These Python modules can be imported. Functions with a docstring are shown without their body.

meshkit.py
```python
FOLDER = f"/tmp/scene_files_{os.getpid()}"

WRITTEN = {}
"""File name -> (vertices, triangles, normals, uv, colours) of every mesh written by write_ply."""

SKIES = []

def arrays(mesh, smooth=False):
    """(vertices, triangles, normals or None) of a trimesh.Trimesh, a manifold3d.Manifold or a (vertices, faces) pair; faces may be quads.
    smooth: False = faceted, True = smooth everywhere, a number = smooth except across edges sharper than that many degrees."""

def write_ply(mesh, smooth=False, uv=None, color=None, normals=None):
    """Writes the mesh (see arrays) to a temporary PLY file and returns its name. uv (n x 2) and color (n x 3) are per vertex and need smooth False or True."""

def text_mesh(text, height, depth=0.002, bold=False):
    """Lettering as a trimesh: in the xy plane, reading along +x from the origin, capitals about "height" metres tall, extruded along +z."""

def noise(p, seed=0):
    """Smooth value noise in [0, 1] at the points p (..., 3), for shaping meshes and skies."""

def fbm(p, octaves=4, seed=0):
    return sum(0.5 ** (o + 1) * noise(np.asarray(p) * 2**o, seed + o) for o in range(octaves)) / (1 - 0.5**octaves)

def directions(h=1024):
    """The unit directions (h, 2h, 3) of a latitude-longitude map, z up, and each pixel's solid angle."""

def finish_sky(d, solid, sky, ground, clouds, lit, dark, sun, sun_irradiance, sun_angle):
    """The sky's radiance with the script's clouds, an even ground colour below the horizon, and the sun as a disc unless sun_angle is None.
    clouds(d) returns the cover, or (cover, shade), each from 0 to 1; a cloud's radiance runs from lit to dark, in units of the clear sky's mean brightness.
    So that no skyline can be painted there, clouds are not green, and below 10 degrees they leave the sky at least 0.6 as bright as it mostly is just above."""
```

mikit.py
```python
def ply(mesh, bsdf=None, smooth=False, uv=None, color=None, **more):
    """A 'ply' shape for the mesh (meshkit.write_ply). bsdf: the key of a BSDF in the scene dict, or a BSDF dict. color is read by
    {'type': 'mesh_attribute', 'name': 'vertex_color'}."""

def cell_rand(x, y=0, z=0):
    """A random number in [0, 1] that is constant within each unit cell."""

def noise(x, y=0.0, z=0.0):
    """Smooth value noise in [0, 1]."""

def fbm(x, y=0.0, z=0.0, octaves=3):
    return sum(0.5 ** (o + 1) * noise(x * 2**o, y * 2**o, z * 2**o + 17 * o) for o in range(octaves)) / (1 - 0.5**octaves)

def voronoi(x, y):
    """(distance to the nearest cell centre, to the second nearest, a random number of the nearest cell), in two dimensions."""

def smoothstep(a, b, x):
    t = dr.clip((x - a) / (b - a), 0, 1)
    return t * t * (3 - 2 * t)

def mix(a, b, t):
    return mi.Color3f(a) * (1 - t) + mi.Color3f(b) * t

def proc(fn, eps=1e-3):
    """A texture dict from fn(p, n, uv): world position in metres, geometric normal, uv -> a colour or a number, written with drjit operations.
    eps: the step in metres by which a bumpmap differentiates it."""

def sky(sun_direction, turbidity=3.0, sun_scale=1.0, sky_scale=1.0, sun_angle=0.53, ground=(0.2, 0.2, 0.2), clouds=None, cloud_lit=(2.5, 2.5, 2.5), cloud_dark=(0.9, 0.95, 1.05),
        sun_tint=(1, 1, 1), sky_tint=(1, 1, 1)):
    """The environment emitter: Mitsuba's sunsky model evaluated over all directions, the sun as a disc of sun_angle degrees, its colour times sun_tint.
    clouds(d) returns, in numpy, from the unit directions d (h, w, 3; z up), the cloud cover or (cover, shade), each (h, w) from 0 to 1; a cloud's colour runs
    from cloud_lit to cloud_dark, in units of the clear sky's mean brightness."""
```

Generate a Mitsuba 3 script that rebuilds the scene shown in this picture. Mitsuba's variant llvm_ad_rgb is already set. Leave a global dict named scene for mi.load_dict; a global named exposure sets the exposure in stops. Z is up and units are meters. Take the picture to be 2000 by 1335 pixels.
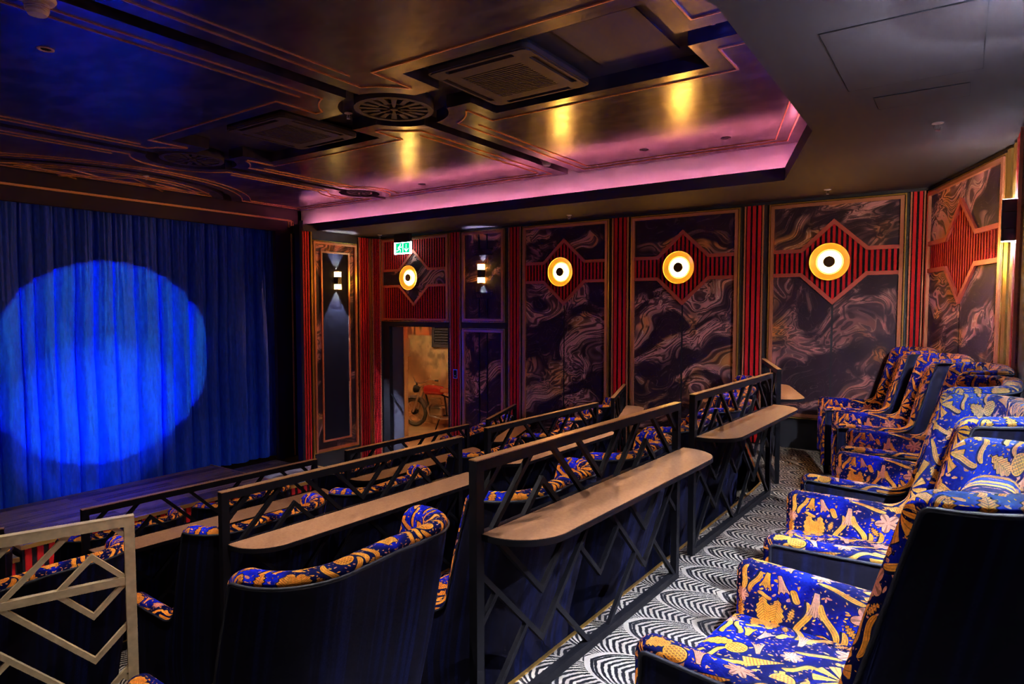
import math, random
import numpy as np, trimesh, shapely
import mitsuba as mi, drjit as dr
import mikit, meshkit
from shapely.geometry import Polygon, box, LineString, Point, MultiPolygon
from shapely.ops import unary_union
from shapely import affinity
from mikit import noise, fbm, smoothstep, mix, proc
T = mi.ScalarTransform4f
random.seed(7)
scene, labels = {}, {}

# ------------------------------------------------------------------ camera, exposure, big lights
CZ = 2.69                                   # camera height over the lowest floor
YAW, PITCH = math.radians(55.0), math.atan(65 / 1255)
FW = np.array([-math.cos(YAW), math.sin(YAW), 0.0])
DIRV = FW * math.cos(PITCH) - np.array([0, 0, 1.0]) * math.sin(PITCH)
scene['camera'] = {'type': 'perspective', 'fov': 2 * math.degrees(math.atan(1000 / 1255)), 'fov_axis': 'x',
                   'near_clip': 0.05, 'far_clip': 100,
                   'to_world': T().look_at(origin=[0, 0, CZ], target=list(np.array([0, 0, CZ]) + DIRV), up=[0, 0, 1])}
exposure = 1.0

# theatre follow spot on the curtain
SPOT = [-0.25, 6.55, 3.45]
scene['curtain_spotlight'] = {'type': 'spot', 'intensity': {'type': 'rgb', 'value': [20, 190, 3000]}, 'cutoff_angle': 7.9, 'beam_width': 7.65,
                              'to_world': T().look_at(origin=SPOT, target=[-8.85, 3.90, 2.06], up=[0, 0, 1])}
scene['curtain_wash'] = {'type': 'spot', 'intensity': {'type': 'rgb', 'value': [18, 140, 450]}, 'cutoff_angle': 6.3, 'beam_width': 0.2,
                         'to_world': T().look_at(origin=SPOT, target=[-8.85, 3.72, 1.35], up=[0, 0, 1])}
PINK, BLUE = (3.4, .72, 1.12), (.06, .16, 2.2)
RING_CORE, RING_RIM = (118, 46, 7), (.24, .105, .004)
FAR_CORE = (7, 3.4, 1.0)                      # the lamps on the left wall, behind the camera, are dimmed

# ------------------------------------------------------------------ helpers
_count = {}
def numbered(name):
    k = _count.get(name, 0); _count[name] = k + 1
    return name if k == 0 else f'{name}_{k:03d}'
def tag(key, label=None, cat=None, group=None, kind=None):
    d = labels.setdefault(key, {})
    for k, v in (('label', label), ('category', cat), ('group', group), ('kind', kind)):
        if v: d[k] = v
def thing(name, label, cat, group=None):
    key = numbered(name); tag(key, label, cat, group); return key
def put(parent, name, shape, label=None, kind=None, **more):
    key = numbered(parent + '__' + name if parent else name)
    scene[key] = {**shape, **more}
    if label or kind: tag(key, label, kind=kind)
    return key
def struct(name, mesh, mat, **k):
    key = numbered(name); scene[key] = mikit.ply(mesh, mat, **k); tag(key, kind='structure'); return key
def bsdf(key, **d):
    scene[key] = {'type': 'twosided', 'b': d}; return key
def rgb(*v): return {'type': 'rgb', 'value': list(v)}
def pr(key, c, rough=.5, metal=0., spec=.5, bump=None, bs=1., **k):
    d = {'type': 'principled', 'base_color': rgb(*c) if isinstance(c, tuple) else c, 'roughness': rough, 'metallic': metal, 'specular': spec, **k}
    if bump is not None:
        d = {'type': 'bumpmap', 'arbitrary': bump, 'scale': bs, 'bsdf': d}
    scene[key] = {'type': 'twosided', 'b': d}; return key

def cat(ms): return trimesh.util.concatenate([m for m in ms if m is not None])
def bx(x0, x1, y0, y1, z0, z1):
    m = trimesh.creation.box((abs(x1 - x0), abs(y1 - y0), abs(z1 - z0))); m.apply_translation(((x0 + x1) / 2, (y0 + y1) / 2, (z0 + z1) / 2)); return m
def polys(g):
    if g.is_empty: return []
    return [p for p in getattr(g, 'geoms', [g]) if p.geom_type == 'Polygon' and p.area > 1e-7]
def ext(poly, z0, z1):
    ms = []
    for p in polys(poly):
        m = trimesh.creation.extrude_polygon(p, z1 - z0, engine='earcut'); m.apply_translation((0, 0, z0)); ms.append(m)
    return cat(ms) if ms else None
def xf(m, M):
    m = m.copy(); m.apply_transform(M); return m
def tube(pts, r, sides=8, closed=False):
    pts = np.asarray(pts, float); n = len(pts)
    t = np.gradient(pts, axis=0)
    if closed: t = np.roll(pts, -1, 0) - np.roll(pts, 1, 0)
    t /= np.linalg.norm(t, axis=1, keepdims=True) + 1e-12
    up = np.array([0, 0, 1.]); fr = []
    a = np.cross(t[0], up if abs(t[0][2]) < .9 else [1., 0, 0]); a /= np.linalg.norm(a)
    for i in range(n):
        a = a - t[i] * (a @ t[i]); a /= np.linalg.norm(a) + 1e-12; fr.append((a, np.cross(t[i], a)))
    A = np.array([f[0] for f in fr]); B = np.array([f[1] for f in fr]); ang = np.arange(sides) * 2 * math.pi / sides
    r = np.broadcast_to(r, (n,))
    v = pts[:, None] + r[:, None, None] * (np.cos(ang)[None, :, None] * A[:, None] + np.sin(ang)[None, :, None] * B[:, None])
    v = v.reshape(-1, 3); f = []
    for i in range(n if closed else n - 1):
        for j in range(sides):
            a0, a1 = i * sides + j, i * sides + (j + 1) % sides; b0, b1 = ((i + 1) % n) * sides + j, ((i + 1) % n) * sides + (j + 1) % sides
            f += [(a0, a1, b1), (a0, b1, b0)]
    if not closed:
        c0, c1 = len(v), len(v) + 1; v = np.vstack([v, pts[:1], pts[-1:]])
        for j in range(sides):
            f += [(c0, (j + 1) % sides, j), (c1, (n - 1) * sides + j, (n - 1) * sides + (j + 1) % sides)]
    m = trimesh.Trimesh(v, f, process=False)
    return m
def lathe(profile, seg=40):
    """revolve (r, z) about z"""
    p = np.asarray(profile, float); k = len(p); v = []; f = []
    for i in range(seg):
        a = 2 * math.pi * i / seg
        v += [(r * math.cos(a), r * math.sin(a), z) for r, z in p]
    for i in range(seg):
        j = (i + 1) % seg
        for q in range(k - 1):
            a0, a1, b0, b1 = i * k + q, i * k + q + 1, j * k + q, j * k + q + 1
            f += [(a0, b0, b1), (a0, b1, a1)]
    return trimesh.Trimesh(v, f, process=False)
def outward(m):
    if m.volume < 0: m.invert()
    return m
def rbox(sx, sy, sz, r, n=3):
    """rounded box, hull of spheres"""
    s = trimesh.creation.icosphere(n, radius=r).vertices
    pts = np.vstack([s + np.array([a * (sx / 2 - r), b * (sy / 2 - r), c * (sz / 2 - r)]) for a in (-1, 1) for b in (-1, 1) for c in (-1, 1)])
    return trimesh.Trimesh(pts, process=False).convex_hull
class Wall:
    """a wall frame: u along the wall, z up, n into the room"""
    def __init__(s, O, U, N):
        s.O, s.U, s.N = np.array([O[0], O[1], 0.]), np.array([U[0], U[1], 0.]), np.array([N[0], N[1], 0.])
        s.M = np.eye(4); s.M[:3, 0], s.M[:3, 1], s.M[:3, 2], s.M[:3, 3] = s.U, (0, 0, 1), s.N, s.O
        s.flip = np.linalg.det(s.M[:3, :3]) < 0
    def ext(s, poly, n0, n1): return s.put(ext(poly, n0, n1))
    def put(s, m):
        if m is None: return None
        m = m.copy(); m.vertices = m.vertices @ s.M[:3, :3].T + s.O
        if s.flip: m.faces = m.faces[:, ::-1]
        return m
    def p(s, u, z, n): return s.O + s.U * u + np.array([0, 0, z]) + s.N * n
    def dirn(s, u, z, n): return s.U * u + np.array([0, 0, z]) + s.N * n
    def uv(s, m): r = m.vertices - s.O; return np.stack([r @ s.U, m.vertices[:, 2]], 1)

# ------------------------------------------------------------------ procedural colours
def marble(p, n, uv):
    a, b = uv.x * 1.25, uv.y * 1.25
    w1 = fbm(a * 1.9, b * 1.9, 3.1, 2) - .5; w2 = fbm(a * 1.9 + 5.2, b * 1.9 + 9.7, 1.3, 2) - .5
    x = a * .9 + b * .40 + 1.5 * w1; y = b * 1.5 - a * .55 + 1.7 * w2
    w3 = fbm(x * 3 + 11, y * 3, 2.2, 2) - .5
    f = fbm(x * 1.9 + 1.3 * w3, y * 3.0 + 1.6 * w3, 7.7, 4)
    big = smoothstep(.47, .64, fbm(x * 1.5 + 3.3, y * 2.3 + 1.9, .7, 3))
    ph = f * 11; fr = ph - dr.floor(ph)
    vein = smoothstep(.0, .5, fr) * (1 - smoothstep(.6, .85, fr))
    thin = 1 - smoothstep(.0, .06, dr.abs(fr - .3))
    m = dr.clip(big * (.12 + .88 * vein), 0, 1)
    ora = smoothstep(.5, .66, fbm(a * 2.3 + 4, b * 2.3 + 1, 5.5, 2))
    c = mix((.009, .004, .007), (.022, .008, .017), fbm(a * 6, b * 6, 1, 2))
    c = mix(c, mix((.62, .27, .27), (.72, .28, .08), ora), m * .9)
    return mix(c, (.85, .56, .44), thin * (.06 + .94 * big) * .75)

def red_fabric(p, n, uv):
    return mix((.42, .007, .010), (.56, .012, .016), fbm(p.x * 60 + p.y * 60, p.z * 4, 0, 2))

def lacquer(p, n, uv):
    k = fbm(p.x * 5, p.y * 9, 0, 4)
    return mix((.006, .005, .011), (.022, .017, .024), smoothstep(.35, .75, k))
def lacquer_rough(p, n, uv):
    k = fbm(p.x * 14, p.y * 40, 2.0, 3)
    return .19 + .13 * k
def lacquer_bump(p, n, uv): return fbm(p.x * 9, p.y * 26, 1.0, 3)

def carpet(p, n, uv):
    x, y = p.x + 1.337, p.y - 2.872
    L, done = mi.Float(0), mi.Float(0)
    c0 = dr.floor(x / .275)
    for k in (1, 0, -1, -2, -3):
        i = c0 + k
        odd = i - 2 * dr.floor(i / 2)
        yy = y - odd * .2
        q = dr.abs(yy - .4 * dr.round(yy / .4)) / .2
        g = .10 * q + .45 * q * q * q * q
        l = x - i * .275 - g
        hit = dr.select((l >= 0) & (done < .5), 1.0, 0.0)
        L = dr.select(hit > .5, l, L); done = dr.maximum(done, hit)
    wob = (fbm(p.x * 90, p.y * 90, 0, 2) - .5) * .008
    t = (L + wob) / .033; s = t - dr.floor(t)
    w = 1 - smoothstep(.40, .50, s) + smoothstep(.94, 1., s)
    w = dr.select(L < .030, 1., dr.select(L < .046, 0., w))
    up = smoothstep(.5, .8, n.z)
    return mix((.008, .008, .011), (.40, .365, .32), w * up)

def curtain_col(p, n, uv):
    k = fbm(p.y * 70, p.z * 16, p.x * 50, 3)
    return mix((.003, .045, .56), (.005, .060, .68), smoothstep(.25, .8, k))
def navy(p, n, uv):
    st = fbm(uv.x * 58, uv.y * .9, 0, 3); f = fbm(uv.x * 220, uv.y * 220, 1, 2)
    return mix((.0032, .0030, .0075), (.0036, .0048, .026), smoothstep(.42, .75, st)) * (.65 + .7 * f)
def stagewood(p, n, uv):
    i = dr.floor(p.x / .14); r = mikit.cell_rand(i, dr.floor((p.y + i * .37) / .9))
    g = fbm(p.x * 30, p.y * 2.5, i, 3)
    return mix((.020, .014, .020), (.085, .058, .066), smoothstep(.25, .75, .45 * r + .55 * g))
def plaster(p, n, uv):
    k = fbm(p.x * 1.3, p.z * 1.5, 4, 4); d = fbm(p.x * 6, p.z * 5, 9, 3)
    c = mix((.22, .12, .07), (.66, .44, .27), smoothstep(.3, .7, k))
    c = mix(c, (.16, .08, .05), smoothstep(.42, .80, d) * .75)
    drip = smoothstep(.5, .62, fbm(p.x * 7, p.z * .6, 2, 3))
    return mix(c, mix((.60, .16, .07), (.18, .05, .04), drip), smoothstep(2.03, 2.10, p.z))
def concrete(p, n, uv): return mix((.24, .15, .10), (.42, .28, .19), fbm(p.x * 3, p.y * 3, 0, 4))
def shelf_col(p, n, uv): return mix((.24, .115, .058), (.30, .155, .078), fbm(p.x * 120, p.y * 120, 0, 2))

# --- printed chair fabric: a repeat of hand placed motifs (metres)
PU, PV = .74, .50
MOTIFS = [  # kind, u, v, angle (v runs down), sizes
    ('worm', .050, .080, 1.80, .064, .0115, -.010), ('worm', .098, .095, 1.92, .060, .0100, .010),
    ('bell', .148, .078, 1.75, .040, .034, 0), ('bell', .212, .080, 1.30, .042, .032, 1),
    ('leaf', .140, .210, 1.42, .066, .034, 0), ('leaf', .192, .205, 1.68, .062, .030, 0),
    ('worm', .300, .215, 1.62, .092, .0130, .024), ('bell', .347, .130, 1.62, .054, .038, 1),
    ('worm', .398, .190, 1.25, .080, .0130, -.014), ('worm', .268, .118, 1.0, .030, .0145, .003),
    ('pome', .378, .290, .3, .044, 0, 0), ('worm', .452, .270, 1.45, .068, .0115, .012),
    ('worm', .500, .255, 1.40, .066, .0115, .014), ('flower', .520, .130, .4, .056, 5, 1),
    ('worm', .630, .190, .92, .086, .0115, .009), ('leaf', .690, .215, 1.75, .044, .015, 0),
    ('cone', .580, .310, -1.22, .066, .025, 0), ('palm', .545, .418, 0, .098, 9, 0),
    ('cone', .285, .368, .50, .072, .036, 1), ('worm', .195, .310, .18, .050, .0120, .004),
    ('worm', .100, .340, 1.0, .064, .0105, .012), ('leaf', .035, .228, 1.6, .050, .018, 0),
    ('flower', .040, .165, 1.1, .032, 6, 1), ('worm', .038, .310, 1.0, .045, .0105, .006),
    ('flower', .700, .082, 0, .046, 5, 0), ('worm', .630, .062, .25, .060, .0105, .006),
    ('worm', .428, .045, .30, .082, .0110, .006), ('leaf', .545, .040, .2, .066, .022, 0),
    ('leaf', .655, .305, 1.0, .044, .016, 0), ('worm', .705, .380, 1.2, .064, .0120, .016),
    ('pome', .160, .418, 1.1, .042, 0, 0), ('leaf', .070, .435, .4, .066, .028, 0),
    ('worm', .405, .405, .5, .066, .0120, .016), ('bell', .232, .455, 1.9, .044, .030, 1),
    ('flower', .355, .470, .8, .042, 7, 1), ('worm', .140, .145, .2, .032, .0085, .004),
    ('leaf', .255, .195, 1.9, .030, .011, 0), ('worm', .655, .440, .2, .050, .0100, .008), ('leaf', .470, .190, .9, .030, .011, 0)]
def print_fabric(p, n, uv):
    u, v = uv.x * 1.24, uv.y * 1.24
    fib = fbm(u * 170, v * 170, 0, 2)
    base = mix((.0012, .0020, .030), (.003, .011, .40), smoothstep(.40, .70, fbm(u * 4.2, v * 4.2, 3, 3)))
    col = base * (.7 + .6 * fib)
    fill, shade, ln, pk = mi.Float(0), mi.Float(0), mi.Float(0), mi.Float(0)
    for kind, cu, cv, ang, a, b, c in MOTIFS:
        du = u - cu; du = du - PU * dr.round(du / PU); dv = v - cv; dv = dv - PV * dr.round(dv / PV)
        ca, sa = math.cos(ang), math.sin(ang); x = du * ca + dv * sa; y = -du * sa + dv * ca
        line = mi.Float(0)
        if kind == 'worm':
            t = dr.clip(x / a, -1, 1); yc = c * dr.sin(t * 2.6); w = b * dr.sqrt(dr.maximum(1.02 - t ** 4, 0))
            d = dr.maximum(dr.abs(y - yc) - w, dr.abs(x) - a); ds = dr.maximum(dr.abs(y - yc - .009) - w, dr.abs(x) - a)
            line = 1 - smoothstep(.0, .0016, dr.abs(dr.abs(y - yc) - w * .45))
        elif kind == 'leaf':
            t = dr.clip(x / a, -1, 1); w = b * (1 - t * t) * (1 + .4 * t) + .0035 * dr.sin(t * 16)
            d = dr.maximum(dr.abs(y) - w, dr.abs(x) - a); ds = d - .004
            st = (x - dr.abs(y) * .9) / .011; fr = st - dr.floor(st)
            line = dr.maximum(1 - smoothstep(.0, .002, dr.abs(y)), 1 - smoothstep(.10, .22, dr.abs(fr - .5)))
        elif kind == 'bell':
            t = dr.clip((x / a + 1) / 2, 0, 1); w = b * (.22 + .35 * t + .43 * t ** 4)
            e = x - a + .012 * dr.abs(dr.sin(y / b * 4.7)); d = dr.maximum(dr.abs(y) - w, dr.maximum(-x - a, e)); ds = d - .002
            fr = y / w * 3; line = (1 - smoothstep(.1, .25, dr.abs(fr - dr.round(fr)))) * smoothstep(.2, .9, t)
        elif kind == 'pome':
            r = dr.sqrt(x * x + y * y); d = dr.minimum(r - a, dr.maximum(dr.abs(x) - .010, dr.maximum(y - a * 1.35, -y))); ds = d - .004
            fx, fy = x / .013, y / .013 + .5 * dr.floor(x / .013); q = dr.sqrt((fx - dr.round(fx)) ** 2 + (fy - dr.round(fy)) ** 2)
            line = smoothstep(.36, .44, q) * dr.select(r < a * .9, 1.0, 0.)
        elif kind in ('flower', 'palm'):
            r = dr.sqrt(x * x + y * y) + 1e-6; th = dr.atan2(y, x); pet = dr.abs(dr.cos(th * (b / 2)))
            if kind == 'flower': d = r - a * (.55 + .45 * pet)
            else: d = dr.maximum(r - a, .013 - r); d = dr.maximum(d, (.55 - pet) * r * .8)
            ds = d - .003; line = (1 - smoothstep(.0, .10, 1 - pet)) * smoothstep(.008, .014, r) if kind == 'flower' else (1 - smoothstep(0, .006, 1 - pet))
        else:
            t = dr.clip((x / a + 1) / 2, 0, 1); w = b * (.35 + .65 * t) if c == 0 else b * (1 - t) + .001
            d = dr.maximum(dr.abs(y) - w, dr.abs(x) - a); ds = d - .003
            q = (x / .012 if c == 1 else y / .007); line = 1 - smoothstep(.12, .25, dr.abs(q - dr.round(q)))
        m = 1 - smoothstep(-.0006, .0010, d)
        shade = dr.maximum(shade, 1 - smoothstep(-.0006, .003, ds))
        ln = ln * (1 - m) + line * m; pk = pk * (1 - m) + (m if (kind in ('bell', 'flower') and c == 1) else 0.); fill = dr.maximum(fill, m)
    for s, rad in ((.027, .19), (.036, .20), (.052, .21)):   # scattered seeds and petals
        cx, cy = dr.floor(u / s), dr.floor(v / s)
        r1, r2, r3 = mikit.cell_rand(cx, cy, 3), mikit.cell_rand(cx, cy, 7), mikit.cell_rand(cx, cy, 11)
        fx, fy = u / s - cx - .25 - .5 * r1, v / s - cy - .25 - .5 * r2
        an = r3 * 6.28; x, y = fx * dr.cos(an) + fy * dr.sin(an), -fx * dr.sin(an) + fy * dr.cos(an)
        d = dr.sqrt(x * x + (y * 2.3) ** 2) - rad * (.5 + r1)
        ok = dr.select((r3 > .35) & (fill < .5) & (shade < .5), 1.0, 0.0)
        m = (1 - smoothstep(-.02, .03, d)) * ok
        fill = dr.maximum(fill, m); pk = dr.maximum(pk, m * dr.select(r2 > .6, 1.0, 0.0)); ln = ln * (1 - m)
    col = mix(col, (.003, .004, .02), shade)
    oc = mix((.74, .20, .016), (.98, .42, .06), fbm(u * 23, v * 23, 1, 2)); oc = mix(oc, (.66, .25, .20), pk * .75)
    oc = mix(oc, (.16, .035, .02), ln * .75) * (.72 + .55 * fib)
    return mix(col, oc, fill)

# ------------------------------------------------------------------ materials
pr('m_marble', proc(marble), .6, 0, .2)
pr('m_red', proc(red_fabric), .7, 0, .25, sheen=.4)
pr('m_black', (.010, .010, .014), .55, 0, .35)
pr('m_navywall', (.010, .010, .018), 1., 0, .02)
pr('m_void', (.006, .006, .008), .9, 0, .1)
pr('m_copper', (.72, .29, .16), .34, .75, .5)
pr('m_red_mold', (.50, .10, .07), .42, .35, .5)
pr('m_gold', (.80, .48, .12), .28, .95, .5)
pr('m_soffit', (.022, .018, .020), .85, 0, .05)
pr('m_inlay', (.62, .28, .11), .36, .8, .5)
pr('m_cove', (.62, .55, .58), .8, 0, .2)
pr('m_lacquer', proc(lacquer), proc(lacquer_rough), .08, .72)
pr('m_recess', (.014, .011, .013), .8, 0, .2)
pr('m_plum', (.022, .014, .017), .65, 0, .3)
pr('m_carpet', proc(carpet), .95, 0, .05)
pr('m_curtain', proc(curtain_col), .62, 0, .35, sheen=.9, sheen_tint=.8)
pr('m_navy', proc(navy), .8, 0, .05, sheen=.22, sheen_tint=1.)
pr('m_piping', (.004, .005, .012), .6, 0, .3)
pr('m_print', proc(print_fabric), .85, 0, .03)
pr('m_iron', (.006, .006, .008), .35, 0., .02)
pr('m_brushed', proc(lambda p, n, uv: mix((.36, .28, .16), (.58, .46, .27), fbm(p.x * 40, p.y * 40, p.z * 40, 3))), .45, .4, .5)
pr('m_goldline', (.80, .43, .20), .5, .25, .5)
pr('m_tan', (.42, .27, .20), .5, 0, .4)
pr('m_bronze', (.42, .23, .10), .38, .75, .5)
pr('m_shelf', proc(shelf_col), .55, 0, .35)
pr('m_stage', proc(stagewood), .5, 0, .4)
pr('m_white', (.62, .56, .56), .5, 0, .4)
pr('m_chrome', (.7, .66, .66), .2, 1., .5)
pr('m_plaster', proc(plaster), .9, 0, .1)
pr('m_concrete', proc(concrete), .7, 0, .3)
pr('m_door', (.075, .07, .10), .5, 0, .4)
pr('m_shutter', (.035, .045, .075), .45, .1, .5)
pr('m_hub', (.05, .025, .006), .4, .6, .5)
pr('m_amber', (.50, .25, .045), .35, .2, .4)
pr('m_bikered', (.25, .006, .007), .18, .1, .6, clearcoat=1.)
pr('m_rubber', (.012, .012, .013), .7, 0, .3)
pr('m_leather', (.30, .085, .04), .5, 0, .4)
pr('m_signgreen', (.0, .42, .16), .5, 0, .3)

# ------------------------------------------------------------------ setting: floors and tiers
YC = 3.66                                                  # centre line of the room
Y0, Y1 = -.28, 7.6
XF, XP, XCUR = -8.12, -8.80, -9.05                         # front wall, proscenium, curtain
ZS, ZCEIL = 3.88, 4.25
HT = .38
RAILX = [-1.345, -2.95, -4.56]
def rail_line(x, off=0.):                                  # plan of a row front, over the whole width
    x = x + off
    return [(x - .80, -1.2), (x - .42, .19), (x + .02, 1.40), (x - .03, 1.7), (x + .04, 5.6), (x + .03, 5.93), (x - .40, 7.14), (x - .58, 7.65)]
struct('floor', bx(-9.6, .9, -.6, 7.9, -.12, 0), 'm_carpet')
for k, x in enumerate(reversed(RAILX)):
    ln = rail_line(x, -.13)
    P = Polygon(ln + [(.9, 7.65), (.9, -1.2)]).intersection(box(-9, Y0 - .3, .9, 7.7))
    key = struct('seating_tier', ext(P, HT * k, HT * (k + 1)), 'm_carpet')
    L = LineString(ln).intersection(box(-9, Y0, .9, Y1 - .0))
    st = L.buffer(.008, cap_style='flat', join_style='mitre')
    put(key, 'nosing', mikit.ply(ext(affinity.translate(st, .014, 0), HT * (k + 1) - .02, HT * (k + 1) + .006), 'm_gold'), 'gold stair nosing strip')

# ------------------------------------------------------------------ walls
DX0, DX1, DZ = -7.80, -6.52, 2.40                          # doorway in the right wall
wr = unary_union([box(-8.2, 0, -.2, 4.3)]).difference(box(DX0, -.1, DX1, DZ))
WR = Wall((0, Y1), (1, 0), (0, -1))
struct('wall_right', WR.ext(wr, -.14, 0), 'm_black')
struct('wall_left', bx(-9.6, .6, Y0 - .12, Y0, 0, 4.4), 'm_black')
WF = Wall((XF, 0), (0, 1), (1, 0))
struct('wall_front', WF.ext(box(6.08, 0, 7.75, 3.95), -.12, 0), 'm_black')
WC = Wall((XF, 7.45), (math.sqrt(.5), math.sqrt(.5)), (math.sqrt(.5), -math.sqrt(.5)))   # chamfer in the corner
struct('wall_corner', WC.ext(box(0, 0, .215, 3.95), -.02, .0), 'm_black')
g = np.array([XP - XF, 6.53 - 6.08]); gl = np.linalg.norm(g)
WS = Wall((XF, 6.08), g / gl, np.array([-g[1], g[0]]) / gl)
struct('wall_front_return', WS.ext(box(0, 0, gl, 4.0), -.05, 0), 'm_black')
ab = math.radians(19.5)
WB = Wall((-.30, 7.6), (math.sin(ab), -math.cos(ab)), (-math.cos(ab), -math.sin(ab)))
struct('wall_back_angled', WB.ext(box(-.05, 0, 1.80, 4.3), -.14, 0), 'm_black')
bend = WB.p(1.80, 0, 0)
WK = Wall((bend[0], bend[1]), (0, -1), (-1, 0))
struct('wall_back', WK.ext(box(0, 0, bend[1] - Y0 + .1, 4.3), -.14, 0), 'm_plum')
struct('wall_curtain_back', bx(-9.5, -9.4, Y0, 7.9, 0, 4.5), 'm_void')

# proscenium round the curtain
pl = thing('proscenium_frame', 'dark proscenium frame round the blue curtain with a gold line', 'stage frame')
JY0, JY1 = 2 * YC - 6.14, 6.14
P = box(2 * YC - 6.56, .3, 6.56, ZCEIL + .1).difference(box(JY0, .2, JY1, 3.90))
WP = Wall((XP, 0), (0, 1), (1, 0))
put(pl, 'surround', mikit.ply(WP.ext(P, -.07, 0), 'm_plum'))
gz = 4.085
put(pl, 'gold_line', mikit.ply(WP.ext(unary_union([box(.9, gz - .013, 6.44, gz + .013), box(6.42, .32, 6.44, gz), box(2 * YC - 6.44, .32, 2 * YC - 6.42, gz)]), 0, .012), 'm_goldline'), 'thin gold inlay line')
k = box(6.37, 3.98, 6.47, 4.08); put(pl, 'corner_knot', mikit.ply(WP.ext(k.difference(k.buffer(-.014, join_style='mitre')), 0, .016), 'm_goldline'), 'small square gold corner knot')

# curtain: one heavy pleated cloth
ny, nz = 1500, 70
ys = np.linspace(JY0 - .12, JY1 + .10, ny); zs = np.linspace(.335, 4.05, nz)
rng = np.random.default_rng(3)
edges = [ys[0]]
while edges[-1] < ys[-1]: edges.append(edges[-1] + rng.uniform(.13, .31))
edges = np.array(edges); amp = rng.uniform(.07, .13, len(edges)); skew = rng.uniform(.65, 1.5, len(edges))
Yg, Zg = np.meshgrid(ys, zs)
wob = .05 * (meshkit.fbm(np.stack([Yg * .9, Zg * .45, Yg * 0], -1), 3, 5) - .5) * 2 * np.clip((4.1 - Zg) / 2, 0, 1)
Yw = np.clip(Yg + wob, ys[0], ys[-1] + .2)
idx = np.clip(np.searchsorted(edges, Yw, 'right') - 1, 0, len(edges) - 2)
t = (Yw - edges[idx]) / (edges[idx + 1] - edges[idx])
prof = np.sin(np.pi * np.clip(t, 0, 1) ** skew[idx]) ** .42
D = amp[idx] * prof * (.75 + .25 * np.clip((3.6 - Zg) / 2.5, 0, 1))
t2 = (Yw * 14.5 + .8 * np.sin(Yw * 5)) % 1.0
D += .020 * np.abs(np.sin(np.pi * t2)) * np.clip((Zg - 2.4) / 1.4, 0, 1)
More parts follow.
